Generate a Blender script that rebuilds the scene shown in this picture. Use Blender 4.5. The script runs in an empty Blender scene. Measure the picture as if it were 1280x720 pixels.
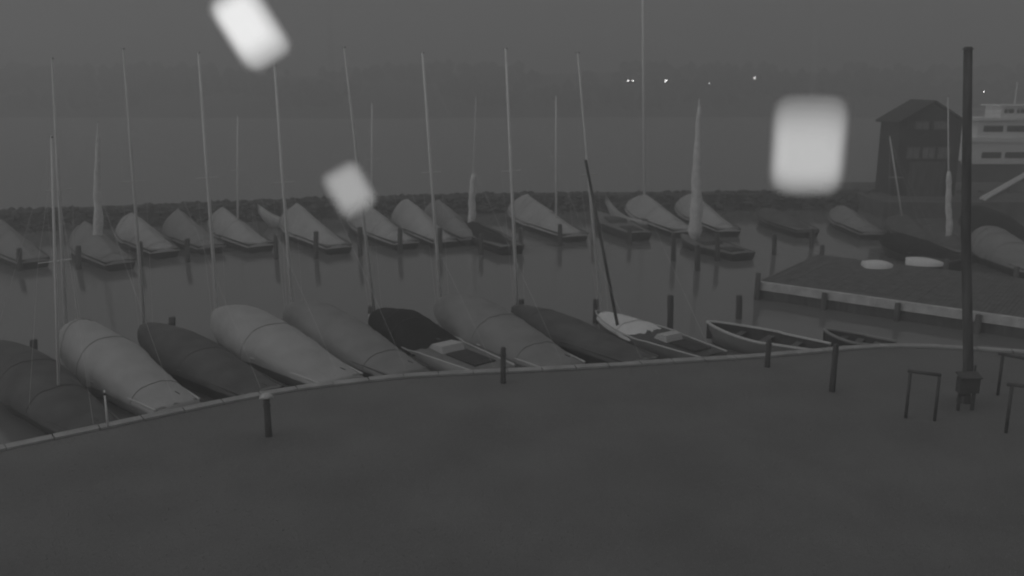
import bpy, bmesh, math, random
from mathutils import Vector, Matrix, noise
random.seed(7)
R = math.radians
sc = bpy.context.scene
col = sc.collection

# ---------------------------------------------------------------- camera
F = 1108.0                      # focal length in pixels of the 1280 px wide photograph
PITCH = R(13.2)
CAM = Vector((0, 0, 10.0))
cam = bpy.data.cameras.new('camera')
camo = bpy.data.objects.new('camera', cam); col.objects.link(camo)
camo.location = CAM; camo.rotation_euler = (R(90) - PITCH, 0, 0)
cam.sensor_width = 36; cam.lens = F / 1280 * 36
cam.clip_start = 0.05; cam.clip_end = 6000
cam.dof.use_dof = True; cam.dof.focus_distance = 11; cam.dof.aperture_fstop = 1.1
sc.camera = camo

# ---------------------------------------------------------------- world, sun, exposure
SUN_ELEV, SUN_ROT = R(14), R(-115)        # dawn light low from the left, a little behind the camera
w = bpy.data.worlds.new('World'); sc.world = w; w.use_nodes = True
nt = w.node_tree; nt.nodes.clear()
def N(nt, t, **kw):
    n = nt.nodes.new(t)
    for k, v in kw.items(): setattr(n, k, v)
    return n
sky = N(nt, 'ShaderNodeTexSky', sky_type='NISHITA', sun_disc=False)
sky.sun_elevation = SUN_ELEV; sky.sun_rotation = SUN_ROT
sky.air_density = 1.2; sky.dust_density = 4.0; sky.ozone_density = 1
bw = N(nt, 'ShaderNodeRGBToBW')                     # infrared night camera: one grey channel
pw = N(nt, 'ShaderNodeMath', operation='POWER'); pw.inputs[1].default_value = 0.45   # thin overcast evens the sky out
bg = N(nt, 'ShaderNodeBackground'); bg.inputs[1].default_value = 0.053
wo = N(nt, 'ShaderNodeOutputWorld')
nt.links.new(sky.outputs[0], bw.inputs[0]); nt.links.new(bw.outputs[0], pw.inputs[0])
gt = N(nt, 'ShaderNodeNewGeometry'); sx = N(nt, 'ShaderNodeSeparateXYZ')      # overcast sky: zenith brighter than horizon
ov = N(nt, 'ShaderNodeMath', operation='MULTIPLY_ADD', use_clamp=False); ov.inputs[1].default_value = -3.4; ov.inputs[2].default_value = 1.0
ab = N(nt, 'ShaderNodeMath', operation='MINIMUM'); ab.inputs[1].default_value = 0.0
ml = N(nt, 'ShaderNodeMath', operation='MULTIPLY')
nt.links.new(gt.outputs['Incoming'], sx.inputs[0]); nt.links.new(sx.outputs['Z'], ab.inputs[0]); nt.links.new(ab.outputs[0], ov.inputs[0])
nt.links.new(pw.outputs[0], ml.inputs[0]); nt.links.new(ov.outputs[0], ml.inputs[1]); nt.links.new(ml.outputs[0], bg.inputs[0]); nt.links.new(bg.outputs[0], wo.inputs[0])
sl = bpy.data.lights.new('sun', 'SUN'); sl.energy = 0.34; sl.angle = R(25); sl.color = (1, 1, 1)
so = bpy.data.objects.new('sun', sl); col.objects.link(so)
so.rotation_euler = (R(90) - SUN_ELEV, 0, math.pi - SUN_ROT)
sc.view_settings.view_transform = 'Standard'; sc.view_settings.look = 'None'
sc.view_settings.exposure = 0; sc.view_settings.gamma = 1
sc.render.engine = 'CYCLES'
sc.cycles.use_denoising = True
sc.cycles.max_bounces = 6; sc.cycles.volume_bounces = 1; sc.cycles.transparent_max_bounces = 12

# ---------------------------------------------------------------- picture measurements -> places
FW = Vector((0, math.cos(PITCH), -math.sin(PITCH))); UP = Vector((0, math.sin(PITCH), math.cos(PITCH)))
def ray(px, py):
    return FW + Vector((1, 0, 0)) * ((px - 640) / F) + UP * ((360 - py) / F)
def at_z(px, py, z):
    d = ray(px, py); return CAM + d * ((z - CAM.z) / d.z)
def at_y(px, py, y):
    d = ray(px, py); return CAM + d * (y / d.y)
WZ = -0.95

# ---------------------------------------------------------------- materials (all grey: monochrome camera)
def mat(name, v, rough=0.8, var=0.15, scale=3.0, bump=0.0, bscale=30.0, spec=0.3, metal=0.0, stretch=(1, 1, 1)):
    m = bpy.data.materials.new(name); m.use_nodes = True; t = m.node_tree
    b = t.nodes['Principled BSDF']
    tc = N(t, 'ShaderNodeTexCoord'); mp = N(t, 'ShaderNodeMapping'); mp.inputs['Scale'].default_value = stretch
    t.links.new(tc.outputs['Object'], mp.inputs[0])
    n1 = N(t, 'ShaderNodeTexNoise'); n1.inputs['Scale'].default_value = scale; n1.inputs['Detail'].default_value = 6
    t.links.new(mp.outputs[0], n1.inputs['Vector'])
    cr = N(t, 'ShaderNodeValToRGB')
    lo, hi = v * (1 - var), v * (1 + var)
    cr.color_ramp.elements[0].position = 0.3; cr.color_ramp.elements[0].color = (lo, lo, lo, 1)
    cr.color_ramp.elements[1].position = 0.7; cr.color_ramp.elements[1].color = (hi, hi, hi, 1)
    t.links.new(n1.outputs[0], cr.inputs[0]); t.links.new(cr.outputs[0], b.inputs['Base Color'])
    b.inputs['Roughness'].default_value = rough; b.inputs['Specular IOR Level'].default_value = spec
    b.inputs['Metallic'].default_value = metal
    if bump:
        n2 = N(t, 'ShaderNodeTexNoise'); n2.inputs['Scale'].default_value = bscale; n2.inputs['Detail'].default_value = 5
        t.links.new(mp.outputs[0], n2.inputs['Vector'])
        bp = N(t, 'ShaderNodeBump'); bp.inputs['Strength'].default_value = bump; bp.inputs['Distance'].default_value = 0.05
        t.links.new(n2.outputs[0], bp.inputs['Height']); t.links.new(bp.outputs[0], b.inputs['Normal'])
    return m
def emit(name, v):
    m = bpy.data.materials.new(name); m.use_nodes = True; t = m.node_tree; t.nodes.clear()
    e = N(t, 'ShaderNodeEmission'); e.inputs[1].default_value = v
    o = N(t, 'ShaderNodeOutputMaterial'); t.links.new(e.outputs[0], o.inputs[0]); return m
M = dict(
    lawn=mat('lawn_soil', 0.19, 0.95, 0.12, 0.35, 0.4, 9),
    grass=mat('grass_blade', 0.30, 0.8, 0.2, 0.5),
    coping=mat('coping_stone', 0.42, 0.85, 0.2, 1.5, 0.4, 20),
    quay=mat('quay_concrete', 0.14, 0.9, 0.3, 1.2, 0.5, 12),
    canvas_pale=mat('pale_canvas', 0.47, 0.85, 0.10, 1.2, 0.25, 3.0),
    canvas_mid=mat('grey_canvas', 0.30, 0.85, 0.12, 1.2, 0.25, 3.0),
    canvas_dark=mat('dark_canvas', 0.13, 0.85, 0.2, 1.2, 0.25, 3.0),
    canvas_black=mat('black_canvas', 0.018, 0.8, 0.2, 1.2, 0.25, 3.0),
    hull_white=mat('white_gelcoat', 0.62, 0.35, 0.06, 2.0, spec=0.5),
    hull_grey=mat('grey_gelcoat', 0.25, 0.4, 0.1, 2.0, spec=0.5),
    hull_dark=mat('dark_hull_paint', 0.05, 0.4, 0.2, 2.0, spec=0.5),
    deck=mat('deck_paint', 0.22, 0.7, 0.15, 3.0),
    inside=mat('boat_inside', 0.06, 0.8, 0.3, 4.0),
    alu=mat('aluminium_spar', 0.9, 0.5, 0.06, 2.0, spec=0.4),
    alu_dim=mat('weathered_spar', 0.75, 0.6, 0.08, 2.0, spec=0.4),
    wood_dark=mat('dark_wood', 0.12, 0.8, 0.35, 5.0, 0.4, 25, stretch=(1, 1, 0.15)),
    wood=mat('grey_planking', 0.15, 0.85, 0.3, 2.0, 0.4, 18),
    wood_pale=mat('bleached_timber', 0.6, 0.85, 0.2, 2.0, 0.3, 18),
    sail=mat('wrapped_sailcloth', 0.8, 0.8, 0.15, 4.0, 0.4, 8),
    steel=mat('dark_steel', 0.10, 0.5, 0.2, 4.0),
    rock=mat('breakwater_rock', 0.10, 0.95, 0.4, 0.8, 0.6, 4),
    board=mat('tarred_boarding', 0.055, 0.85, 0.25, 2.0, 0.3, 10, stretch=(6, 6, 0.4)),
    roof=mat('dark_roofing', 0.05, 0.8, 0.25, 2.0),
    ship=mat('white_ship_paint', 0.9, 0.5, 0.06, 1.0),
    ship_hull=mat('grey_ship_hull', 0.13, 0.5, 0.15, 0.6),
    glass=mat('dark_window_glass', 0.03, 0.15, 0.2, 1.0, spec=0.6),
    hill=mat('shore_ground', 0.09, 0.95, 0.3, 0.02),
    tree=mat('shore_trees', 0.05, 0.95, 0.5, 0.05),
    cable=mat('rope', 0.1, 0.8, 0.2, 5.0),
    lit=emit('shore_lamp_light', 26.0),
)
def water_mat(rough, bstr, tone):
    m = bpy.data.materials.new('harbour_water'); m.use_nodes = True; t = m.node_tree
    b = t.nodes['Principled BSDF']
    b.inputs['Base Color'].default_value = (tone, tone, tone, 1)
    b.inputs['Roughness'].default_value = rough; b.inputs['IOR'].default_value = 1.5
    tc = N(t, 'ShaderNodeTexCoord')
    n1 = N(t, 'ShaderNodeTexNoise'); n1.inputs['Scale'].default_value = 1.6; n1.inputs['Detail'].default_value = 4
    n2 = N(t, 'ShaderNodeTexNoise'); n2.inputs['Scale'].default_value = 0.12; n2.inputs['Detail'].default_value = 3
    mx = N(t, 'ShaderNodeMath', operation='MULTIPLY_ADD'); mx.inputs[1].default_value = 3.0
    t.links.new(tc.outputs['Object'], n1.inputs['Vector']); t.links.new(tc.outputs['Object'], n2.inputs['Vector'])
    t.links.new(n2.outputs[0], mx.inputs[0]); t.links.new(n1.outputs[0], mx.inputs[2])
    bp = N(t, 'ShaderNodeBump'); bp.inputs['Strength'].default_value = bstr; bp.inputs['Distance'].default_value = 0.02
    t.links.new(mx.outputs[0], bp.inputs['Height']); t.links.new(bp.outputs[0], b.inputs['Normal'])
    return m
M['water'] = water_mat(.1, .35, .2); M['lake'] = water_mat(.38, .5, .27)

# ---------------------------------------------------------------- helpers
def mesh_obj(name, verts, faces, m, parent=None, smooth=False):
    me = bpy.data.meshes.new(name); me.from_pydata([tuple(v) for v in verts], [], faces); me.update()
    if isinstance(m, str): m = M[m]
    me.materials.append(m)
    if smooth:
        for p in me.polygons: p.use_smooth = True
    o = bpy.data.objects.new(name, me); col.objects.link(o)
    if parent: o.parent = parent
    return o
class MB:
    def __init__(s): s.v = []; s.f = []
    def add(s, vs, fs):
        k = len(s.v); s.v += [Vector(v) for v in vs]; s.f += [tuple(i + k for i in f) for f in fs]; return s
    def box(s, lo, hi, rot=None, org=None):
        (a, b, c), (d, e, f) = lo, hi
        vs = [Vector(p) for p in ((a,b,c),(d,b,c),(d,e,c),(a,e,c),(a,b,f),(d,b,f),(d,e,f),(a,e,f))]
        if rot is not None: vs = [rot @ v for v in vs]
        if org is not None: vs = [v + org for v in vs]
        return s.add(vs, [(0,3,2,1),(4,5,6,7),(0,1,5,4),(1,2,6,5),(2,3,7,6),(3,0,4,7)])
    def tube(s, pts, rad, n=8, cap=True):
        pts = [Vector(p) for p in pts]
        rad = rad if isinstance(rad, (list, tuple)) else [rad] * len(pts)
        k = len(s.v)
        for i, p in enumerate(pts):
            d = (pts[min(i+1, len(pts)-1)] - pts[max(i-1, 0)]).normalized()
            a = d.cross(Vector((0, 0, 1)) if abs(d.z) < 0.9 else Vector((1, 0, 0))).normalized(); b = d.cross(a)
            for j in range(n):
                t = 2 * math.pi * j / n
                s.v.append(p + (a * math.cos(t) + b * math.sin(t)) * rad[i])
        for i in range(len(pts) - 1):
            for j in range(n):
                q = (j + 1) % n
                s.f.append((k+i*n+j, k+i*n+q, k+(i+1)*n+q, k+(i+1)*n+j))
        if cap:
            s.f.append(tuple(k + j for j in reversed(range(n)))); s.f.append(tuple(k + (len(pts)-1)*n + j for j in range(n)))
        return s
    def build(s, name, m, parent=None, smooth=False): return mesh_obj(name, s.v, s.f, m, parent, smooth)
def tag(o, label=None, cat=None, group=None, kind=None):
    if label: o['label'] = label
    if cat: o['category'] = cat
    if group: o['group'] = group
    if kind: o['kind'] = kind
    return o
def thing(name, label, cat, loc, rotz=0, group=None):
    o = bpy.data.objects.new(name, None); col.objects.link(o); o.empty_display_size = 0.3
    o.location = loc; o.rotation_euler = (0, 0, rotz); return tag(o, label, cat, group)
def to_local(loc, rz, p): return Matrix.Rotation(-rz, 3, 'Z') @ (Vector(p) - Vector(loc))

# ---------------------------------------------------------------- water, far shore
mesh_obj('water', [(-1500, -40, WZ), (1500, -40, WZ), (1500, 420, WZ), (-1500, 420, WZ)], [(0, 1, 2, 3)], 'water')['kind'] = 'structure'
SHORE = 270
def hill_h(x, y):
    d = max(0, (y - SHORE) / 100)
    base = 13.5 + 2.5 * noise.noise(Vector((x * 0.006, 3.1, 0))) + 1.6 * noise.noise(Vector((x * 0.02, 7.7, 0)))
    return min(1, d) ** 0.6 * base + WZ
vs, fs = [], []
nx = 200
ys = [SHORE - 4, SHORE, SHORE + 6, SHORE + 20, SHORE + 45, SHORE + 80, SHORE + 120]
for y in ys:
    for i in range(nx + 1):
        x = -1200 + 2400 * i / nx
        vs.append((x, y + 10 * noise.noise(Vector((x * 0.01, 0, 0))), hill_h(x, y) if y > SHORE else WZ - 0.5 + (y - SHORE + 4) * 0.2))
for r in range(len(ys) - 1):
    for i in range(nx):
        a = r * (nx + 1) + i; fs.append((a, a + 1, a + nx + 2, a + nx + 1))
hills = mesh_obj('far_shore_hills', vs, fs, 'hill', smooth=True); hills['kind'] = 'structure'
mb = MB()
ico = bmesh.new(); bmesh.ops.create_icosphere(ico, subdivisions=1, radius=1)
iv = [v.co.copy() for v in ico.verts]; iff = [tuple(v.index for v in f.verts) for f in ico.faces]; ico.free()
for i in range(2600):
    x = random.uniform(-280, 320); y = SHORE + 5 + random.random() ** 1.3 * 100
    r = random.uniform(1.2, 2.6)
    if noise.noise(Vector((x * 0.02, y * 0.03, 5))) < -0.12: continue
    z = hill_h(x, y) + r * 0.8
    mb.add([Vector((v.x * r * random.uniform(.8, 1.2) + x, v.y * r + y, v.z * r * random.uniform(.9, 1.5) + z)) for v in iv], iff)
tag(mb.build('far_woods', 'tree'), 'dark line of trees on the far shore', 'woods', kind='stuff')
# lit lamps on the far shore
for i, (px, py, s, lab) in enumerate([
        (785, 101, 0.165, 'left lamp of the close pair of tiny lights on the far shore'),
        (791, 101, 0.165, 'right lamp of the close pair of tiny lights on the far shore'),
        (832, 101, 0.250, 'brightest tiny light on the far shore, right of the tallest mast'),
        (887, 105, 0.100, 'faintest tiny lamp on the far shore between two brighter ones'),
        (943, 97, 0.210, 'tiny lamp on the far shore left of the square reflected glow'),
        (1229, 115, 0.125, 'tiny lamp on the dark far shore above the white ship')]):
    y = SHORE - 1.5 if py > 99 else SHORE + 8
    p = at_y(px, py, y); base = min(p.z - 2.5, 0.0)
    base = WZ if y < SHORE else hill_h(p.x, y) - 0.5
    t = thing('shore_lamp', lab, 'lamp', (p.x, y, base), 0, 'lit lamps along the far shore')
    h = p.z - base
    MB().tube([(0, 0, 0), (0, 0, h - 0.3)], [0.12, 0.07], 6).build('post', 'steel', t)
    g = MB(); g.add([v * s + Vector((0, -0.2, h)) for v in iv], iff); g.build('lamp_head', 'lit', t)

# ---------------------------------------------------------------- lawn and quay edge
edge_px = [(-260, 640), (-60, 573), (0, 559), (110, 536), (230, 511), (330, 491), (420, 478), (520, 468), (620, 463),
           (710, 459), (850, 450), (960, 443), (1040, 436), (1110, 431), (1200, 434), (1290, 440), (1500, 452)]
edge = [at_z(x, y, 0.0) for x, y in edge_px]
# smooth resample
def catmull(P, n=6):
    out = []
    for i in range(len(P) - 1):
        a, b, c, d = P[max(i-1, 0)], P[i], P[i+1], P[min(i+2, len(P)-1)]
        for k in range(n):
            t = k / n
            out.append(0.5 * ((2*b) + (c - a)*t + (2*a - 5*b + 4*c - d)*t*t + (3*b - a - 3*c + d)*t**3))
    out.append(P[-1].copy()); return out
edge = catmull(edge, 5)
def edge_y(x):
    for a, b in zip(edge, edge[1:]):
        if a.x <= x <= b.x: return a.y + (b.y - a.y) * (x - a.x) / (b.x - a.x + 1e-9)
    return edge[0].y if x < edge[0].x else edge[-1].y
vs, fs = [], []
rows = 40
for i, p in enumerate(edge):
    for k in range(rows + 1):
        y = p.y - 0.42 - (p.y - 0.42 + 12) * (k / rows)
        z = 0.05 * noise.noise(Vector((p.x * .3, y * .3, 0))) if 0 < k < rows else -0.01
        vs.append((p.x, y, z))
for i in range(len(edge) - 1):
    for k in range(rows):
        a = i * (rows + 1) + k; b = a + rows + 1
        fs.append((a, a + 1, b + 1, b))
mesh_obj('lawn', vs, fs, 'lawn', smooth=True)['kind'] = 'structure'
# quay wall and coping
vs, fs = [], []
for p in edge: vs += [(p.x, p.y, -0.01), (p.x, p.y, WZ - 1.5), (p.x, p.y - 0.4, WZ - 1.5), (p.x, p.y - 0.4, -0.01)]
for i in range(len(edge) - 1):
    a = i * 4
    for k in range(4): fs.append((a + k, a + (k+1) % 4, a + 4 + (k+1) % 4, a + 4 + k))
mesh_obj('quay_wall', vs, fs, 'quay')['kind'] = 'structure'
cop = bpy.data.objects.new('quay_coping', None); col.objects.link(cop); cop['kind'] = 'structure'
acc = 0; pts = [edge[0]]
for p in edge[1:]:
    while (p - pts[-1]).length > 1.25:
        pts.append(pts[-1] + (p - pts[-1]).normalized() * 1.22)
for a, b in zip(pts, pts[1:]):
    if abs(a.x) > 24: continue
    d = (b - a).normalized(); nrm = Vector((d.y, -d.x, 0)); g = 0.02
    a2, b2 = a + d * g - nrm * 0.05, b - d * g - nrm * 0.05
    ztop = 0.06 + random.uniform(-.008, .008)
    q = [a2, b2, b2 + nrm * 0.36, a2 + nrm * 0.36]
    mb = MB(); mb.add([Vector((v.x, v.y, -0.005)) for v in q] + [Vector((v.x, v.y, ztop)) for v in q],
           [(0,3,2,1),(4,5,6,7),(0,1,5,4),(1,2,6,5),(2,3,7,6),(3,0,4,7)])
    mb.build('stone', 'coping', cop)
# grass blades
mb = MB()
cnt = 0
while cnt < 80000:
    y = random.uniform(9, 36); x = random.uniform(-.62, .62) * (y + 2)
    if y > edge_y(x) - 0.45: continue
    if random.random() > (18 / (y + 4)) : continue
    a = random.uniform(0, math.tau); wd = random.uniform(.008, .016); h = random.uniform(.012, .035)
    c, s = math.cos(a) * wd, math.sin(a) * wd; lx, ly = random.uniform(-.04, .04), random.uniform(-.04, .04)
    k = len(mb.v); z0 = 0.05 * noise.noise(Vector((x * .3, y * .3, 0))); mb.v += [Vector((x - c, y - s, z0 - 0.02)), Vector((x + c, y + s, z0 - 0.02)), Vector((x + lx, y + ly, z0 + h))]; mb.f.append((k, k+1, k+2)); cnt += 1
tag(mb.build('grass', 'grass'), 'short mown grass covering the lawn in front of the quay', 'grass', kind='stuff')

# ---------------------------------------------------------------- boats
def smooth01(t): t = max(0, min(1, t)); return t * t * (3 - 2 * t)
def half_beam(t, B):
    return B / 2 * max(0.02, (0.62 + 0.38 * math.sin(math.pi * min(1, t / 0.86 * 0.5 + .02)) if t < 0.43 else max(0.0, math.cos((t - 0.43) / 0.57 * math.pi / 2)) ** 0.72))
def boat(name, label, cat, group, stern_px, bow_px, hull='hull_white', cover=None, c_range=(0.0, 0.97), c_h=1.15, B=2.3, fb=0.72,
         mast=None, mast_mat='alu', mast_r=0.06, foot_px=None, sail=None, zg=-0.2, open_boat=False, rail='hull_white', tri=0.0, cover_label=None, deckm='deck', peak=0.72):
    a = at_z(*stern_px, zg); b = at_z(*bow_px, zg)
    L = (b - a).xy.length; rz = math.atan2(b.y - a.y, b.x - a.x)
    loc = Vector((a.x, a.y, WZ))
    if rail == 'hull_white' and hull == 'hull_dark': rail = 'canvas_dark'
    t = thing(name, label, cat, loc, rz, group)
    n = 18
    st = [i / n for i in range(n + 1)]
    def gh(u): return fb * (0.92 + 0.42 * max(0, u - .3) ** 2 * 1.6)
    # hull
    vs, fs = [], []
    sec = [(1, 1), (1.0, .93), (.95, .5), (.82, .05), (.5, -.3), (0, -.5)]
    full = sec + [(-x, z) for x, z in reversed(sec[:-1])]
    k = len(full)
    for u in st:
        hb = half_beam(u, B); g = gh(u); rake = 0.10 * L * max(0, u - .8) / .2
        for x, z in full:
            zz = g * z if z > 0 else z * fb * (1 - u ** 4)
            xx = u * L - (rake * (1 - max(z, -.3)) * .5)
            vs.append((xx, hb * x, zz))
    for i in range(n):
        for j in range(k - 1): fs.append((i*k+j, i*k+j+1, (i+1)*k+j+1, (i+1)*k+j))
    fs.append(tuple(reversed(range(k)))); fs.append(tuple(n*k + j for j in range(k)))
    mesh_obj('hull', vs, fs, hull, t, True)
    # rub rail
    for sgn in (1, -1):
        MB().tube([(u * L, sgn * half_beam(u, B), gh(u) + .01) for u in st], 0.065 if open_boat else 0.035, 6).build('rub_rail', rail, t)
    # deck
    if not open_boat:
        vs, fs = [], []
        for u in st:
            hb = half_beam(u, B) - .01
            for y in (-1, -.5, 0, .5, 1): vs.append((u * L, hb * y, gh(u) - .02 + .06 * (1 - y * y)))
        for i in range(n):
            for j in range(4): fs.append((i*5+j, (i+1)*5+j, (i+1)*5+j+1, i*5+j+1))
        mesh_obj('deck', vs, fs, deckm, t, True)
        if not cover or c_range[0] > .3 or c_range[1] < .8:
            u0, u1 = (.44, .66) if not cover else (.3, .42)
            mb = MB(); h = .3
            ws = [(u0, .5, 0), (u0 + .01, .48, h), (u1 - .03, .42, h * .8), (u1, .4, 0)]
            v = []
            for u, f_, z in ws:
                hb = half_beam(u, B) * f_; v += [(u * L, -hb, gh(u) + z), (u * L, hb, gh(u) + z)]
            mb.add(v, [(0,1,3,2),(2,3,5,4),(4,5,7,6),(0,2,4,6),(1,7,5,3)]); mb.build('cabin_top', rail, t)
            mb = MB(); mb.box((.08 * L, -half_beam(.2, B) * .5, gh(.2) + .01), (.28 * L, half_beam(.2, B) * .5, gh(.2) + .09)); mb.build('cockpit_coaming', 'inside', t)
    else:
        vs, fs = [], []
        for u in st:
            hb = half_beam(u, B) - .06
            for y, z in ((-1, 1), (-.8, .3), (0, .15), (.8, .3), (1, 1)): vs.append((u * L, hb * y, gh(u) * z - .01))
        for i in range(n):
            for j in range(4): fs.append((i*5+j, (i+1)*5+j, (i+1)*5+j+1, i*5+j+1))
        mesh_obj('inside', vs, fs, 'inside', t, True)
        for u in (.25, .5, .72):
            hb = half_beam(u, B) - .08
            MB().box((u*L - .13, -hb, gh(u) * .7), (u*L + .13, hb, gh(u) * .7 + .04)).build('thwart', 'wood', t)
    # canvas cover
    if cover:
        vs, fs = [], []; m_, c0, c1 = 60, c_range[0], c_range[1]; q = 26
        sd = random.random() * 50
        for i in range(m_ + 1):
            e = i / m_; u = c0 + (c1 - c0) * e; hb = half_beam(u, B) * 1.05 + .04; g = gh(u)
            rise = c_h * (smooth01(e / peak * 1.0) ** .55 if e < peak else (1 - max(0.0, (e - peak) / (1 - peak)) ** 2.2 * .72)) + .06
            if tri: rise = rise * (1 - tri) + tri * ((c_h * (e / peak) ** 1.1 if e < peak else c_h * (1 - (e - peak) / (1 - peak) * .9)) + .06)
            rise *= 0.965 + .035 * math.cos(e * 17 + sd)
            if e < .02: rise *= .75
            for j in range(q + 1):
                th = math.pi * j / q; cc, ss = math.cos(th), math.sin(th)
                y = hb * math.copysign(abs(cc) ** .85, cc)
                ee = j / q; y = y * (1 - tri) + tri * hb * (1 - 2 * ee)
                z = g - .16 + (rise + .16) * ((1 - tri) * max(0.0, ss) ** 1.05 + tri * (1 - abs(1 - 2 * ee)) ** 1.1)
                f_ = .02 * noise.noise(Vector((u * 9 + sd, j * .5, 1))) - .035 * abs(noise.noise(Vector((u * 16 + sd + j * .5, j * .12, 4)))) - .025 * abs(noise.noise(Vector((u * 34 - j * .35 + sd, j * .1, 9))))
                vs.append((u * L - (.1 if i == 0 else 0), y * (1 + f_), z + f_ * 1.4 * ss))
        for i in range(m_):
            for j in range(q): fs.append((i*(q+1)+j, i*(q+1)+j+1, (i+1)*(q+1)+j+1, (i+1)*(q+1)+j))
        fs.append(tuple(reversed(range(q + 1)))); fs.append(tuple(m_*(q+1) + j for j in range(q + 1)))
        cv = mesh_obj('cover', vs, fs, cover, t, True)
        if cover_label: cv['label'] = cover_label
        for u in [c0 + (c1 - c0) * random.uniform(a_, a_ + .14) for a_ in random.sample([.08, .3, .46, .66], random.choice([1, 2, 3]))]:
            i = round((u - c0) / (c1 - c0) * m_)
            MB().tube([Vector(vs[i*(q+1)+j]) * 1.0 + Vector((0, 0, .012)) for j in range(q + 1)], .009, 4).build('lashing', 'cable', cv)
        # lashing along the ridge and tie lines round the skirt
        MB().tube([(u * L, 0, gh(u) + c_h * .35) for u in (c0 - .02, c0 + .01)], .02, 5).build('tie_line', 'cable', cv)
    # mast
    for mi, (foot, tip, mm, r0, sl_) in enumerate(mast or []):
        # where the axis of the boat shows at the measured column
        if isinstance(foot, tuple):
            best = min((abs((640 + F * (P.x) / ((P - CAM).dot(FW))) - foot[0]), u) for u in [i / 100 for i in range(3, 96)] for P in [Vector((a.x + (b.x-a.x)*u, a.y + (b.y-a.y)*u, zg))])
            u = best[1]
        else: u = foot
        fw = Vector((a.x + (b.x-a.x)*u, a.y + (b.y-a.y)*u, WZ + gh(u)))
        tw = at_y(tip[0], tip[1], fw.y)
        fl, tl = to_local(loc, rz, fw), to_local(loc, rz, tw)
        fl.z = gh(u) - .05
        mo = MB().tube([fl, fl.lerp(tl, .6), tl], [r0 * 1.1, r0, r0 * .62], 10).build('mast', mm, t, True)
        MB().tube([tl - Vector((.12, 0, .03)), tl + Vector((.12, 0, -.03))], .02, 5).build('masthead_fitting', 'steel', mo)
        if mi == 0 and not sl_ and (tl.z - fl.z) > 5:
            s_ = fl.lerp(tl, .55)
            MB().tube([s_ + Vector((0, -.5, 0)), s_, s_ + Vector((0, .5, 0))], .018, 5).build('spreader', mm, mo)
            for tgt in ((L * .98, 0, gh(.98)), (0.02 * L, 0, gh(0))):
                MB().tube([tl - Vector((0, 0, .2)), tgt], .004, 4).build('stay', 'alu_dim', t)
            for sg in (-1, 1):
                MB().tube([fl.lerp(tl, .9), s_ + Vector((0, sg * .5, 0)), (u * L - .15, sg * half_beam(u, B), gh(u))], .004, 4).build('shroud', 'alu_dim', t)
        if sl_:
            e0, e1, rb, rt = sl_
            p0, p1 = fl.lerp(tl, e0), fl.lerp(tl, e1)
            pts_, rr = [], []
            for i in range(15):
                e = i / 14; pts_.append(p0.lerp(p1, e) + Vector((.03 * math.sin(e * 17), .03 * math.cos(e * 11), 0)))
                rr.append((rb + (rt - rb) * e) * (1 + .12 * math.sin(e * 31)) * (1 if 0 < i < 14 else .55))
            MB().tube(pts_, rr, 10).build('furled_sail', 'sail', mo, True)
    return t

G1 = 'sailing boats moored with the stern to the lawn quay'
near = [
 ('covered sailing boat with dark cover at the far left end of the lawn quay', (120, 532), (-12, 440), 'hull_dark', 'canvas_dark',
    [(.30, (64, 170), 'alu', .045, None)], dict(c_h=.9)),
 ('pale canvas covered sailing boat, second from the left along the lawn quay', (222, 503), (78, 424), 'hull_white', 'canvas_pale',
    [((82, 0), (65, 72), 'alu_dim', .068, None)], dict(c_h=1.25)),
 ('dark covered sailing boat between two pale covered ones at the quay', (330, 486), (175, 415), 'hull_dark', 'canvas_dark',
    [((178, 0), (154, 60), 'alu_dim', .06, None)], dict(c_h=.75)),
 ('large pale covered sailing boat behind the cap topped bollard', (428, 471), (266, 400), 'hull_grey', 'canvas_pale',
    [((271, 0), (248, 65), 'alu', .068, None)], dict(c_h=1.15, B=2.6)),
 ('grey covered sailing boat directly left of the black covered boat', (512, 462), (356, 394), 'hull_dark', 'canvas_mid',
    [((366, 0), (343, 80), 'alu', .068, None)], dict(c_h=1.15, B=2.5)),
 ('sailing boat with a black cover over its forward half and bare pale stern', (622, 459), (462, 397), 'hull_white', 'canvas_black',
    [((455, 0), (430, 58), 'alu_dim', .06, None)], dict(c_h=.85, c_range=(.42, .95), peak=.5, B=2.5)),
 ('grey covered sailing boat directly right of the black covered boat', (708, 455), (545, 386), 'hull_white', 'canvas_mid',
    [((549, 0), (528, 65), 'alu', .068, None)], dict(c_h=1.2, B=2.7)),
 ('low dark sailing boat lying left of the boat with the white foredeck sheet', (806, 448), (640, 388), 'hull_dark', 'canvas_dark',
    [((645, 0), (632, 60), 'alu', .068, None)], dict(c_h=.5, B=2.3)),
 ('uncovered grey sailing boat with white sheet and a leaning dark spar', (893, 440), (745, 392), 'hull_grey', 'ship',
    [((742, 0), (722, 65), 'alu_dim', .06, None)], dict(c_h=.22, c_range=(.52, .93), peak=.4, B=2.2, deckm='hull_dark', fb=.7)),
]
boats = []
for lab, s, b, hm, cm, mst, kw in near:
    boats.append(boat('sailing_boat', lab, 'sailing boat', G1, s, b, hm, cm, mast=mst, **kw))
boats[8]['category'] = 'sailing boat'
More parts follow.
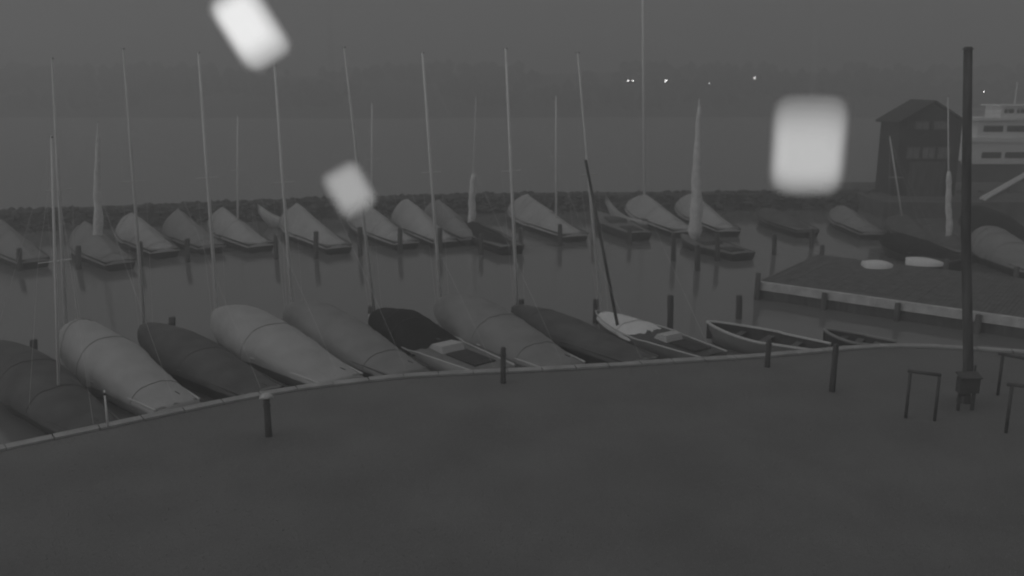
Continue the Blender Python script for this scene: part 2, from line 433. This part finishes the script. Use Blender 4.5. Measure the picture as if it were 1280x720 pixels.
# dark leaning spar of the last one
t = boats[8]
fw = at_z(773, 409, -0.2); tw = at_y(732, 200, fw.y)
MB().tube([to_local(t.location, t.rotation_euler.z, fw - Vector((0, 0, .1))), to_local(t.location, t.rotation_euler.z, tw)], [.07, .055], 8).build('dark_spar', 'wood_dark', t, True)
boat('open_boat', 'open undecked boat with white gunwale and dark inside by the quay', 'rowing boat', 'small open boats at the right end of the quay', (1032, 431), (884, 405), 'hull_grey', None, open_boat=True, B=2.0, fb=.68)
boat('open_boat', 'small open boat beside the right end of the lawn quay', 'rowing boat', 'small open boats at the right end of the quay', (1118, 425), (1030, 412), 'hull_dark', None, open_boat=True, B=1.5, fb=.6, rail='canvas_mid')

# far row along the breakwater
G2 = 'boats moored in the far row along the breakwater'
far = [  # near end px, far end px, cover, hull, mast list, kw, label
 ((42, 320), (-12, 292), 'canvas_mid', 'hull_dark', [], {}, 'grey covered boat at the far left end of the far row'),
 ((150, 322), (92, 293), 'canvas_mid', 'hull_dark', [((122, 0), (122, 152), 'alu_dim', .05, (.0, .93, .34, .12))], {}, 'covered far row boat with the leftmost thick furled sail on its mast'),
 ((206, 308), (150, 281), 'canvas_pale', 'hull_dark', [], {}, 'pale tented boat in the far row right of the leftmost furled sail'),
 ((264, 303), (208, 278), 'canvas_mid', 'hull_dark', [], {}, 'grey tented boat, fourth from the left in the far row'),
 ((326, 301), (262, 275), 'canvas_pale', 'hull_dark', [((297, 0), (297, 145), 'alu', .07, None)], {}, 'tented far row boat with a bare mast, left of the upturned white prow'),
 ((424, 303), (352, 272), 'canvas_pale', 'hull_dark', [], dict(c_h=1.7), 'tall tented boat in the far row left of the small reflected glow'),
 ((508, 298), (436, 268), 'canvas_pale', 'hull_dark', [((465, 0), (465, 128), 'alu', .075, None)], dict(c_h=1.7), 'tented far row boat with bare mast under the small reflected glow'),
 ((556, 296), (492, 266), 'canvas_pale', 'hull_dark', [], dict(c_h=1.8), 'steep tented far row boat right of the small reflected glow'),
 ((592, 293), (532, 262), 'canvas_mid', 'hull_dark', [], {}, 'grey tented boat left of the black low boat in the far row'),
 ((640, 304), (572, 276), 'canvas_black', 'hull_dark', [((589, 0), (595, 120), 'alu_dim', .05, (.0, .42, .30, .22))], dict(c_h=.5), 'black low boat with a thick bundled sail low on its mast in the far row'),
 ((720, 289), (636, 259), 'canvas_pale', 'hull_dark', [((695, 0), (695, 120), 'alu', .075, None)], dict(c_h=1.7, B=3.0), 'broad pale tented boat with bare mast in the far row centre'),
 ((800, 288), (745, 264), None, 'hull_dark', [], {}, 'dark uncovered boat in the far row beside the tallest mast'),
 ((858, 284), (784, 255), 'canvas_pale', 'hull_dark', [((806, 0), (803, -60), 'alu', .1, None)], dict(c_h=1.5, B=3.0), 'tented far row boat under the tallest mast in the harbour'),
 ((912, 283), (846, 254), 'canvas_pale', 'hull_dark', [], dict(c_h=1.5), 'steep pale tented boat right behind the brightest furled sail'),
 ((930, 311), (852, 290), None, 'hull_dark', [((869, 0), (874, 122), 'alu', .05, (.0, .94, .48, .15))], dict(fb=.5), 'low dark boat carrying the brightest tall furled sail in the harbour'),
 ((1010, 284), (950, 262), 'canvas_dark', 'hull_dark', [], dict(c_h=.6), 'low dark covered boat below the square reflected glow'),
 ((1092, 287), (1040, 262), 'canvas_mid', 'hull_dark', [], dict(c_h=.9), 'grey covered boat left of the dark boathouse'),
 ((1172, 300), (1112, 272), 'canvas_dark', 'hull_dark', [((1130, 0), (1112, 170), 'alu_dim', .06, None)], dict(c_h=.8), 'dark boat with a thin mast before the dark boathouse'),
 ((1215, 312), (1150, 284), 'canvas_dark', 'hull_dark', [((1187, 0), (1185, 120), 'alu_dim', .05, (.0, .5, .22, .16))], dict(c_h=.8), 'dark boat with bundled sail between boathouse and tall dark pole'),
]
for s, b, cm, hm, mst, kw, lab in far:
    k = dict(c_h=1.5, B=2.7, fb=.62, peak=.7, tri=.65); k.update(kw)
    boat('sailing_boat', lab, 'sailing boat', G2, s, b, hm, cm, mast=mst, **k)
# two upturned white prows among the far boats: small dinghies hoisted bow up on stern blocks
def prow(px, py0, py1, px1, lab):
    p = at_z(px1, 284, WZ); Y = p.y
    a, b = at_y(px, py0, Y), at_y(px1, py1, Y)
    t = thing('raised_prow_boat', lab, 'boat', (b.x, Y, WZ), 0, 'boats with an upswept white prow in the far row')
    L = 4.2; n = 14; vs, fs = [], []
    rise = a.z - WZ
    for i in range(n + 1):
        u = i / n; x = (b.x + 2.4 - (b.x + 2.4 - a.x) * u) - b.x
        g = .55 + (rise - .55) * max(0, (u - .35) / .65) ** 2.1
        hb = .75 * max(0.0, math.cos(u * math.pi / 2)) ** .5 + .02 if u > .3 else .68
        lowz = -.3 + (rise - .35) * max(0, (u - .55) / .45) ** 2.2
        for y, z in ((1, g), (.85, g - (g - lowz) * .5), (0, lowz), (-.85, g - (g - lowz) * .5), (-1, g)): vs.append((x, hb * y, z))
    for i in range(n):
        for j in range(4): fs.append((i*5+j, i*5+j+1, (i+1)*5+j+1, (i+1)*5+j))
        fs.append((i*5+4, i*5, (i+1)*5, (i+1)*5+4))
    fs += [(0, 1, 2, 3, 4), tuple(n*5 + j for j in (4, 3, 2, 1, 0))]
    mesh_obj('hull', vs, fs, 'hull_white', t, True)
    MB().box((1.2, -.5, .55), (2.0, .5, .66)).build('thwart', 'wood', t)
prow(757, 243, 268, 783, 'boat with upswept white prow left of the tallest mast')
prow(322, 255, 272, 345, 'boat with upswept pale prow in the left half of the far row')

# ---------------------------------------------------------------- mooring piles in the water
ORD = ['first', 'second', 'third', 'fourth', 'fifth', 'sixth', 'seventh', 'eighth', 'ninth', 'tenth', 'eleventh', 'twelfth', 'thirteenth', 'fourteenth', 'fifteenth', 'sixteenth', 'seventeenth', 'eighteenth']
def pile(base, top, r, lab, grp):
    p = at_z(base[0], base[1], WZ); q = at_y(top[0], top[1], p.y)
    t = thing('mooring_pile', lab, 'mooring pile', (p.x, p.y, WZ), 0, grp)
    h = q.z - WZ; lean = q.x - p.x
    k = random.uniform(.94, 1.06)
    MB().tube([(0, 0, -1), (lean * .5, 0, h * .5), (lean, 0, h - .05), (lean, 0, h)], [r * 1.08, r * k, r, r * .8], 10).build('post', 'wood_dark', t, True)
    MB().tube([(lean * .7, 0, h * .72), (lean * .72, 0, h * .72 + .07)], r * 1.13, 10).build('iron_band', 'steel', t)
nearp = [((42, 462), (42, 424)), ((135, 446), (135, 412)), ((215, 428), (215, 396)), ((288, 418), (288, 390)), ((372, 410), (372, 382)),
         ((464, 415), (464, 382)), ((557, 408), (557, 374)), ((652, 404), (652, 374)), ((745, 404), (745, 374)), ((838, 416), (838, 369)), ((924, 398), (924, 369))]
for i, (b, tp) in enumerate(nearp):
    pile(b, tp, .14, '%s dark mooring pile from the left at the bows of the quay boats' % ORD[i], 'mooring piles at the bows of the near boats')
farp = [(24, 333, 306), (98, 331, 303), (175, 327, 298), (234, 322, 294), (345, 319, 290), (395, 318, 285), (450, 315, 280), (500, 312, 281), (550, 311, 281),
        (601, 318, 292), (651, 313, 285), (700, 307, 280), (742, 306, 282), (787, 306, 284), (842, 326, 292), (897, 326, 292), (968, 318, 292), (1015, 306, 286)]
for i, (x, yb, yt) in enumerate(farp):
    if x < 560: yb, yt = yb + 5, yt + 4
    pile((x, yb), (x, yt), .15, '%s mooring pile from the left before the far row' % ORD[i], 'mooring piles before the far row of boats')
pile((872, 338), (872, 306), .16, 'dark mooring pile directly beneath the brightest furled sail', 'mooring piles before the far row of boats')

# ---------------------------------------------------------------- breakwater, open lake beyond
bl = [at_z(x, y, WZ) for x, y in [(-500, 312), (-150, 298), (0, 291), (220, 281), (430, 272), (640, 266), (960, 263), (1100, 262), (1500, 262)]]
vs, fs = [], []
bl = catmull(bl, 5)
TOPZ = .35
for p in bl: vs += [(p.x, p.y, WZ - 1), (p.x, p.y + .9, TOPZ), (p.x, p.y + 3.0, TOPZ), (p.x, p.y + 4.6, WZ - 1)]
for i in range(len(bl) - 1):
    a = i * 4
    for k in range(3): fs.append((a + k, a + 4 + k, a + 5 + k, a + 1 + k))
mesh_obj('breakwater', vs, fs, 'rock')['kind'] = 'structure'
vs = [(p.x, p.y + 2.0, WZ + .01) for p in bl] + [(p.x * 6, 420, WZ + .01) for p in bl]; n = len(bl)
mesh_obj('lake', vs, [(i, i + 1, n + i + 1, n + i) for i in range(n - 1)], 'lake')['kind'] = 'structure'
mb = MB()
for i in range(2600):
    j = random.randrange(len(bl) - 1); e = random.random(); p = bl[j].lerp(bl[j + 1], e)
    if abs(p.x) > 60: continue
    s = random.uniform(.12, .34); k = random.random()
    c = Vector((p.x, p.y + .9 * k - .05, WZ + (TOPZ - WZ) * k)) if random.random() < .75 else Vector((p.x, p.y + random.uniform(.9, 3), TOPZ))
    sx, sy, sz = random.uniform(.8, 1.5), random.uniform(.7, 1.1), random.uniform(.5, .9)
    mb.add([Vector((v.x * s * sx, v.y * s * sy, v.z * s * sz)) + c + Vector((random.uniform(-.03, .03),) * 3) for v in iv], iff)
tag(mb.build('breakwater_rocks', 'rock'), 'dark rough stones facing the long breakwater', 'rocks', kind='stuff')
# harbour quay widening on the right
qa = at_z(1085, 266, WZ)
MB().box((qa.x, 71.5, WZ - 1), (qa.x + 60, 86.0, TOPZ + .02)).build('harbour_quay', 'quay')['kind'] = 'structure'

# ---------------------------------------------------------------- boathouse
bp = at_y(1153, 262, 75.5)
t = thing('boathouse', 'tall dark gabled boathouse with two rows of dim windows', 'boathouse', (bp.x, 75.5, TOPZ + .02), 0)
zt = at_y(1148, 128, 75.5).z - TOPZ; ze = at_y(1148, 152, 75.5).z - TOPZ; W = 2.6; D = 4.0
mb = MB(); mb.add([(-W,0,0),(W,0,0),(W,0,ze),(0,0,zt-.1),(-W,0,ze),(-W,D,0),(W,D,0),(W,D,ze),(0,D,zt-.1),(-W,D,ze)],
      [(0,1,2,3,4),(9,8,7,6,5),(1,6,7,2),(5,0,4,9)]); mb.build('wall', 'board', t)
for sg in (-1, 1):
    a, b = Vector((0, 0, zt)), Vector((sg * (W + .35), 0, ze - .2)); u = Vector((0, 0, .16))
    mb = MB(); v = [a + Vector((0, -.4, 0)), b + Vector((0, -.4, 0)), b + Vector((0, D + .4, 0)), a + Vector((0, D + .4, 0))]
    mb.add(v + [p + u for p in v], [(0,3,2,1),(4,5,6,7),(0,1,5,4),(1,2,6,5),(2,3,7,6),(3,0,4,7)]); mb.build('roof', 'roof', t)
def window(parent, x, z, w_, h_, fm, gm, y=0):
    mb = MB()
    for lo, hi in (((x-w_/2, y-.07, z-h_/2), (x+w_/2, y-.003, z-h_/2+.09)), ((x-w_/2, y-.07, z+h_/2-.09), (x+w_/2, y-.003, z+h_/2)),
                   ((x-w_/2, y-.066, z-h_/2+.09), (x-w_/2+.09, y-.003, z+h_/2-.09)), ((x+w_/2-.09, y-.066, z-h_/2+.09), (x+w_/2, y-.003, z+h_/2-.09)),
                   ((x-.03, y-.06, z-h_/2+.09), (x+.03, y-.003, z+h_/2-.09))): mb.box(lo, hi)
    f_ = mb.build('window', fm, parent)
    MB().box((x-w_/2+.09, y-.03, z-h_/2+.09), (x+w_/2-.09, y-.004, z+h_/2-.09)).build('pane', gm, f_)
M['dimglass'] = mat('dim_window_glass', 0.22, 0.2, 0.2, 1.0, spec=0.8)
for x in (-.75, .75): window(t, x, zt - 1.9, 1.2, .7, 'wood', 'dimglass')
for x in (-1.3, 0, 1.3): window(t, x, zt - 4.2, 1.1, 1.0, 'wood', 'dimglass')
mb = MB(); mb.box((-1.5, -.06, 0), (1.5, -.003, 2.9)); d = mb.build('door', 'wood_dark', t)
MB().box((.1, -.12, 1.2), (.16, -.061, 1.5)).build('handle', 'steel', d)

# ---------------------------------------------------------------- white passenger ship behind the quay
SY = 90.0
x0 = at_y(1216, 150, SY).x
def zs(py): return at_y(1250, py, SY).z - WZ
t = thing('passenger_ship', 'white passenger ship with two window decks, cut by the frame edge', 'ship', (x0, SY, WZ), 0)
LN, BM = 26.0, 5.5
def slab(name, m, xa, xb, ya, yb, pa, pb, parent=t):
    return MB().box((xa, ya, zs(pb)), (xb, yb, zs(pa))).build(name, m, parent)
vs, fs = [], []; n = 20
for i in range(n + 1):
    u = i / n; hb = BM / 2 * min(1, math.sin(math.pi * min(.5, u * 1.6 + .03)) + .0); x = -1.6 * (1 - u) ** 2 + u * LN - .3
    for y, z in ((1, zs(206)), (.9, .6), (.5, -.6), (-.5, -.6), (-.9, .6), (-1, zs(206))): vs.append((x + (0 if z > 1 else .8 * (1 - u)), BM / 2 + hb * y, z))
for i in range(n):
    for j in range(5): fs.append((i*6+j, (i+1)*6+j, (i+1)*6+j+1, i*6+j+1))
    fs.append((i*6+5, (i+1)*6+5, (i+1)*6, i*6))
fs += [tuple(range(6)), tuple(n*6 + j for j in reversed(range(6)))]
mesh_obj('hull', vs, fs, 'ship_hull', t)
sb = slab('bulwark', 'ship', -.6, LN - .5, .0, .12, 199, 205)
c1 = slab('lower_cabin', 'ship', .4, LN - 2, .35, BM - .4, 178.2, 204)
slab('main_deck_edge', 'ship', -.2, LN - 1, .15, BM - .1, 172.8, 178)
c2 = slab('upper_cabin', 'ship', .9, LN - 4, .6, BM - .6, 151.2, 172.6)
slab('upper_deck_edge', 'ship', -.1, LN - 3, .3, BM - .3, 148, 151)
c3 = slab('wheelhouse', 'ship', 3.4, 7.5, 1.2, BM - 1.2, 133.5, 147.8)
slab('wheelhouse_roof', 'ship', 3.0, 8.0, .9, BM - .9, 131.5, 133.3)
for k in range(10):
    xa = 1.5 + k * 2.35
    if xa < LN - 6.5: MB().box((xa, .56, zs(165)), (xa + 1.95, .598, zs(157.5))).build('window', 'glass', c2)
    if xa < LN - 4: MB().box((xa, .31, zs(198)), (xa + 1.95, .348, zs(190.5))).build('window', 'glass', c1)
for k in range(3): MB().box((3.7 + k * 1.25, 1.16, zs(142)), (4.65 + k * 1.25, 1.198, zs(136))).build('window', 'glass', c3)
mb = MB()
for k in range(18): mb.tube([(.0 + k * 1.2, .35, zs(148.2)), (.0 + k * 1.2, .35, zs(148) + .9)], .03, 5)
for h in (.45, .9): mb.tube([(0, .35, zs(148) + h), (20.4, .35, zs(148) + h)], .025, 5)
mb.build('railing', 'ship', t)
MB().tube([(5.5, BM / 2, zs(131.5)), (5.5, BM / 2, zs(131.5) + 2.2)], .06, 6).build('signal_mast', 'ship', t)
# gangway from ship to quay
a = at_y(1229, 265, 72.6); b = at_y(1292, 214, 88.0)
a.z = max(a.z, TOPZ + .12)
t = thing('gangway', 'pale sloping gangway rail rising to the white ship', 'gangway', a, 0)
d = b - a
for k, dz in ((0, 0), (1, .9)):
    MB().tube([Vector((0, .6 * k, 0)), d + Vector((0, .6 * k, 0))], .13, 8).build('side_beam', 'ship', t)
mb = MB()
for i in range(1, 24): mb.tube([d * (i / 24), d * (i / 24) + Vector((0, .6, 0))], .035, 5)
mb.build('treads', 'wood_pale', t)['kind'] = 'stuff'

# ---------------------------------------------------------------- wooden jetty on the right
JZ = -.1
j = [at_z(944, 353, JZ), at_z(1420, 420, JZ)]
dj = (j[1] - j[0]); dj.z = 0; Lj = dj.length; dj.normalize(); rz = math.atan2(dj.y, dj.x)
t = thing('jetty', 'wide wooden jetty with a pale front beam and dark piles', 'jetty', j[0], rz)
Wj = 9.4
mb = MB(); xx = 0
while xx < Lj:
    mb.box((xx, .245, -.05), (xx + .185, Wj, random.uniform(-.006, .004))); xx += .2
mb.build('planks', 'wood', t)['kind'] = 'stuff'
MB().box((0, -.02, -.36), (Lj, .24, .06)).build('edge_beam', 'wood_pale', t)
MB().box((0, .1, -.85), (Lj, .2, -.365)).build('front_boarding', 'wood_dark', t)
MB().box((.02, Wj - .12, -.6), (Lj, Wj + .02, -.06)).build('rear_beam', 'wood_dark', t)
xx = .2
while xx < Lj:
    for y in (-.16, Wj + .18):
        MB().tube([(xx, y, -2), (xx, y, .55 if y > 0 or xx < 1 else .0)], [.15, .13], 9).build('jetty_pile', 'wood_dark', t, True)
    xx += 3.4
def dinghy(px0, px1, py, lab, mt, rot):
    p0, p1 = at_z(px0, py, JZ), at_z(px1, py + 2, JZ); L = max(1.6, (p1 - p0).length); c = (p0 + p1) / 2
    t = thing('overturned_dinghy', lab, 'dinghy', (c.x, c.y, JZ + .01), rot, 'dinghies lying upside down on the jetty')
    n = 12; vs, fs = [], []
    for i in range(n + 1):
        u = i / n; hb = .62 * (max(0.0, math.sin(math.pi * (.18 + .82 * u))) ** .6 if u < 1 else .03) + .02; h = .42 * (math.sin(math.pi * (.25 + .7 * u))) ** .5
        for k in range(9):
            th = math.pi * k / 8; vs.append((-L/2 + L * u, hb * math.cos(th), h * max(0.0, math.sin(th)) ** .8))
    for i in range(n):
        for k in range(8): fs.append((i*9+k, i*9+k+1, (i+1)*9+k+1, (i+1)*9+k))
    fs += [tuple(reversed(range(9))), tuple(n*9 + k for k in range(9))]
    mesh_obj('hull', vs, fs, mt, t, True)
    MB().tube([(-L/2 + L * u, 0, .42 * (math.sin(math.pi * (.25 + .7 * u))) ** .5 + .02) for u in [i / 10 for i in range(11)]], .03, 5).build('keel_strip', 'wood', t)
dinghy(1083, 1112, 333, 'small upturned white dinghy on the jetty, left of the longer one', 'ship', R(-4))
dinghy(1132, 1180, 330, 'longer upturned white dinghy on the jetty before the dark boats', 'ship', R(-22))
# covered boats ashore / moored behind the jetty on the right
boat('sailing_boat', 'dark covered boat behind the jetty at the right frame edge', 'sailing boat', 'boats moored behind the jetty', (1300, 335), (1215, 300), 'hull_dark', 'canvas_mid', c_h=1.3, B=2.8)
boat('sailing_boat', 'black low boat behind the jetty left of the tall pole', 'sailing boat', 'boats moored behind the jetty', (1200, 324), (1100, 300), 'hull_dark', 'canvas_black', c_h=.7, B=2.4)
boat('sailing_boat', 'dark boat moored against the quay under the gangway', 'sailing boat', 'boats moored behind the jetty', (1290, 298), (1200, 276), 'hull_dark', 'canvas_black', c_h=1.4, B=3.0)

# ---------------------------------------------------------------- posts, frames and pole on the lawn
def bollard(base, top, lab, cap=False):
    p = at_z(*base, 0); h = at_y(*top, p.y).z
    t = thing('bollard_post', lab, 'post', (p.x, p.y, 0), 0, 'dark posts standing along the quay edge')
    MB().tube([(0, 0, -.1), (0, 0, h * .5), (0, 0, h - .04), (0, 0, h)], [.1, .095, .095, .07], 10).build('post', 'wood_dark', t, True)
    MB().tube([(0, 0, h * .78), (0, 0, h * .78 + .05)], .112, 10).build('iron_band', 'steel', t)
    if cap:
        MB().tube([(0, 0, h), (0, 0, h + .05), (0, 0, h + .13)], [.17, .19, .06], 10).build('cap', 'hull_white', t, True)
        MB().tube([(-.2, 0, h - .02), (.2, 0, h + .01)], .035, 8).build('cross_pin', 'wood_pale', t, True)
bollard((336, 545), (336, 497), 'dark post with a pale cap nearest the left of the quay', True)
bollard((629, 478), (629, 434), 'dark post at the quay edge before the middle grey covered boat')
bollard((959, 459), (959, 424), 'short dark post before the open white gunwale boat')
bollard((1040, 489), (1040, 430), 'tallest dark post right of the open boats')
p = at_z(135, 534, 0.055); h = at_y(135, 490, p.y).z
t = thing('marker_stake', 'thin pale stake on the left quay edge', 'stake', (p.x, p.y, .05)); MB().tube([(0, 0, 0), (.01, 0, h)], [.035, .025], 8).build('stake', 'alu', t, True)
MB().tube([(.01, 0, h - .14), (.01, 0, h - .06)], .042, 8).build('collar', 'wood_dark', t, True)
# tall dark pole
p = at_z(1205, 503, 0); q = at_y(1210, 62, p.y)
t = thing('harbour_pole', 'tall dark bare pole standing on the grass at the right', 'pole', (p.x, p.y, 0))
MB().tube([(0, 0, -.1), (.0, 0, 1.2), ((q.x - p.x) * .5, 0, q.z * .5), (q.x - p.x, 0, q.z)], [.17, .15, .14, .12], 12).build('shaft', 'wood_dark', t, True)
MB().tube([(0, 0, 0), (0, 0, .25)], [.24, .2], 12).build('base_collar', 'steel', t)
MB().tube([(q.x - p.x, 0, q.z), (q.x - p.x, 0, q.z + .08)], [.16, .1], 12).build('cap', 'steel', t)
MB().tube([(.13, -.17, 1.0), (.13, -.17, 1.3)], .03, 6).build('cleat', 'steel', t)
# box on legs beside the pole
p = at_z(1196, 503, 0) + Vector((-.12, -.75, 0)); 
t = thing('service_box', 'dark box on two legs at the foot of the tall pole', 'box', (p.x, p.y, 0))
MB().box((-.3, -.14, .62), (.3, .14, 1.1)).build('housing', 'steel', t)
mb = MB(); mb.add([(-.34, -.2, 1.1), (.34, -.2, 1.1), (.34, .18, 1.2), (-.34, .18, 1.2), (-.34, -.2, 1.13), (.34, -.2, 1.13), (.34, .18, 1.23), (-.34, .18, 1.23)],
   [(0,3,2,1),(4,5,6,7),(0,1,5,4),(1,2,6,5),(2,3,7,6),(3,0,4,7)]); mb.build('lid', 'steel', t)
for x in (-.22, .22): MB().box((x - .04, -.04, 0), (x + .04, .04, .62)).build('leg', 'steel', t)
# dark rail frames
def frame(b0, t0, b1, t1, lab, mid=False):
    p0, p1 = at_z(*b0, 0), at_z(*b1, 0); h0, h1 = at_y(*t0, p0.y).z, at_y(*t1, p1.y).z
    t = thing('rail_frame', lab, 'railing', (p0.x, p0.y, 0), 0, 'dark rail frames on the grass at the right')
    d = p1 - p0
    MB().tube([(0, 0, -.05), (0, 0, h0)], .05, 8).build('upright', 'steel', t, True)
    MB().tube([d + Vector((0, 0, -.05)), d + Vector((0, 0, h1))], .05, 8).build('upright', 'steel', t, True)
    MB().tube([Vector((0, 0, h0 - .02)) - d * .1, d * 1.05 + Vector((0, 0, h1 - .02))], .055, 8).build('top_rail', 'steel', t, True)
frame((1132, 522), (1132, 463), (1168, 526), (1168, 468), 'dark square rail frame alone on the grass before the tall pole')
frame((1247, 494), (1247, 442), (1305, 506), (1305, 453), 'farther dark rail frame at the right frame edge')
frame((1257, 542), (1257, 480), (1325, 550), (1325, 488), 'nearer dark rail frame at the right frame edge')

# ---------------------------------------------------------------- glowing bodies added near the camera in place of lamps reflected in the pane
def glow_mat(name, a, e):
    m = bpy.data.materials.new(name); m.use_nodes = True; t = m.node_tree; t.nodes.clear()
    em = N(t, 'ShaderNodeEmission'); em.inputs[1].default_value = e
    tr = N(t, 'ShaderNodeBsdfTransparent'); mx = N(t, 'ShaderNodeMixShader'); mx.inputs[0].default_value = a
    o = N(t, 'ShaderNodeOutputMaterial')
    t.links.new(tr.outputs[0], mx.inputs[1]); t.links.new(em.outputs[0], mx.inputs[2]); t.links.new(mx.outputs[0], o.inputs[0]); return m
EZ = CAM.z + 1.9
def reflection(px, py, wpx, hpx, tilt, lab, em, bem, alpha, bpos=(0, 0), br=.36, Y=2.5):
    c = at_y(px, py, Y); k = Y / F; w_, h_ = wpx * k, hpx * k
    t = thing('reflection_glow', lab, 'reflection', c, 0, 'added glows of reflected lamps before the lawn and harbour')
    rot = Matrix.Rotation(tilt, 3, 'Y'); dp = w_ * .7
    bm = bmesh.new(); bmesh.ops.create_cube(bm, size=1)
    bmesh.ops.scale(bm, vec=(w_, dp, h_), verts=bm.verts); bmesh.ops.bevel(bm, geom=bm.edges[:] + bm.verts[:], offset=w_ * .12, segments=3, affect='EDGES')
    sm = glow_mat('outer_glow', alpha, em)
    s = mesh_obj('glow_shell', [rot @ v.co for v in bm.verts], [tuple(v.index for v in f.verts) for f in bm.faces], sm, t, True); bm.free()
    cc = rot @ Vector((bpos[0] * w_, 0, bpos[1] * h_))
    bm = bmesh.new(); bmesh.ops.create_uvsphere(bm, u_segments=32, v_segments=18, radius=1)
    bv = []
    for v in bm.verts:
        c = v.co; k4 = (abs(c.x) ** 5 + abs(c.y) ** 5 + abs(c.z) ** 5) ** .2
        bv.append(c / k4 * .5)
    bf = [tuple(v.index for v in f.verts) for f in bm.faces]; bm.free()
    lm = glow_mat('inner_glow', .06, bem); glow_layer = None
    for q in range(9):         # nested emissive layers that fade the added glow towards its edge
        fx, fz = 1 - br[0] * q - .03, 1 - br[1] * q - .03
        o_ = mesh_obj('glow_layer' if q == 0 else 'inner_layer', [rot @ Vector((v.x * w_ * fx, v.y * dp * fx, v.z * h_ * fz)) + cc * (q / 8) for v in bv], bf, lm, glow_layer or t, True)
        glow_layer = glow_layer or o_
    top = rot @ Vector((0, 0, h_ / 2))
    MB().tube([top, Vector((top.x, 0, EZ - c.z))], .0008, 5).build('added_cord', 'alu_dim', t)  # thin wire added to tie the glowing body to the unseen board
reflection(313, 34, 62, 96, R(-31), 'brightest added glow of a reflected lamp, tilted, at the top left of the view', .20, 1.75, .16, (-.12, .12), (.085, .095))
reflection(437, 237, 52, 66, R(-28), 'small dim added glow of a reflected lamp, tilted, above the far row of boats', .10, .72, .10, (0, .03), (.09, .09))
reflection(1010, 182, 86, 124, 0, 'large square upright added glow of a reflected lamp left of the boathouse', .10, 1.0, .12, (0, -.13), (.05, .115))
mb = MB().box((-9, 1.4, EZ), (9, 2.9, EZ + .12)); mb.build('hanger_board', 'wood_pale')['kind'] = 'structure'  # unseen board, added only to carry the wires of the glowing bodies

# ---------------------------------------------------------------- haze over the whole place
hm = bpy.data.materials.new('haze_air'); hm.use_nodes = True; t = hm.node_tree; t.nodes.clear()
pv = N(t, 'ShaderNodeVolumePrincipled'); pv.inputs['Density'].default_value = 0.0074
pv.inputs['Color'].default_value = (.95, .95, .95, 1); pv.inputs['Anisotropy'].default_value = 0.5
o = N(t, 'ShaderNodeOutputMaterial'); t.links.new(pv.outputs[0], o.inputs['Volume'])
hz = MB().box((-1600, -60, -4), (1600, 700, 36)).build('haze', hm); hz['kind'] = 'stuff'
hz['label'] = 'thin pale haze hanging over the whole harbour and lake'; hz['category'] = 'haze'
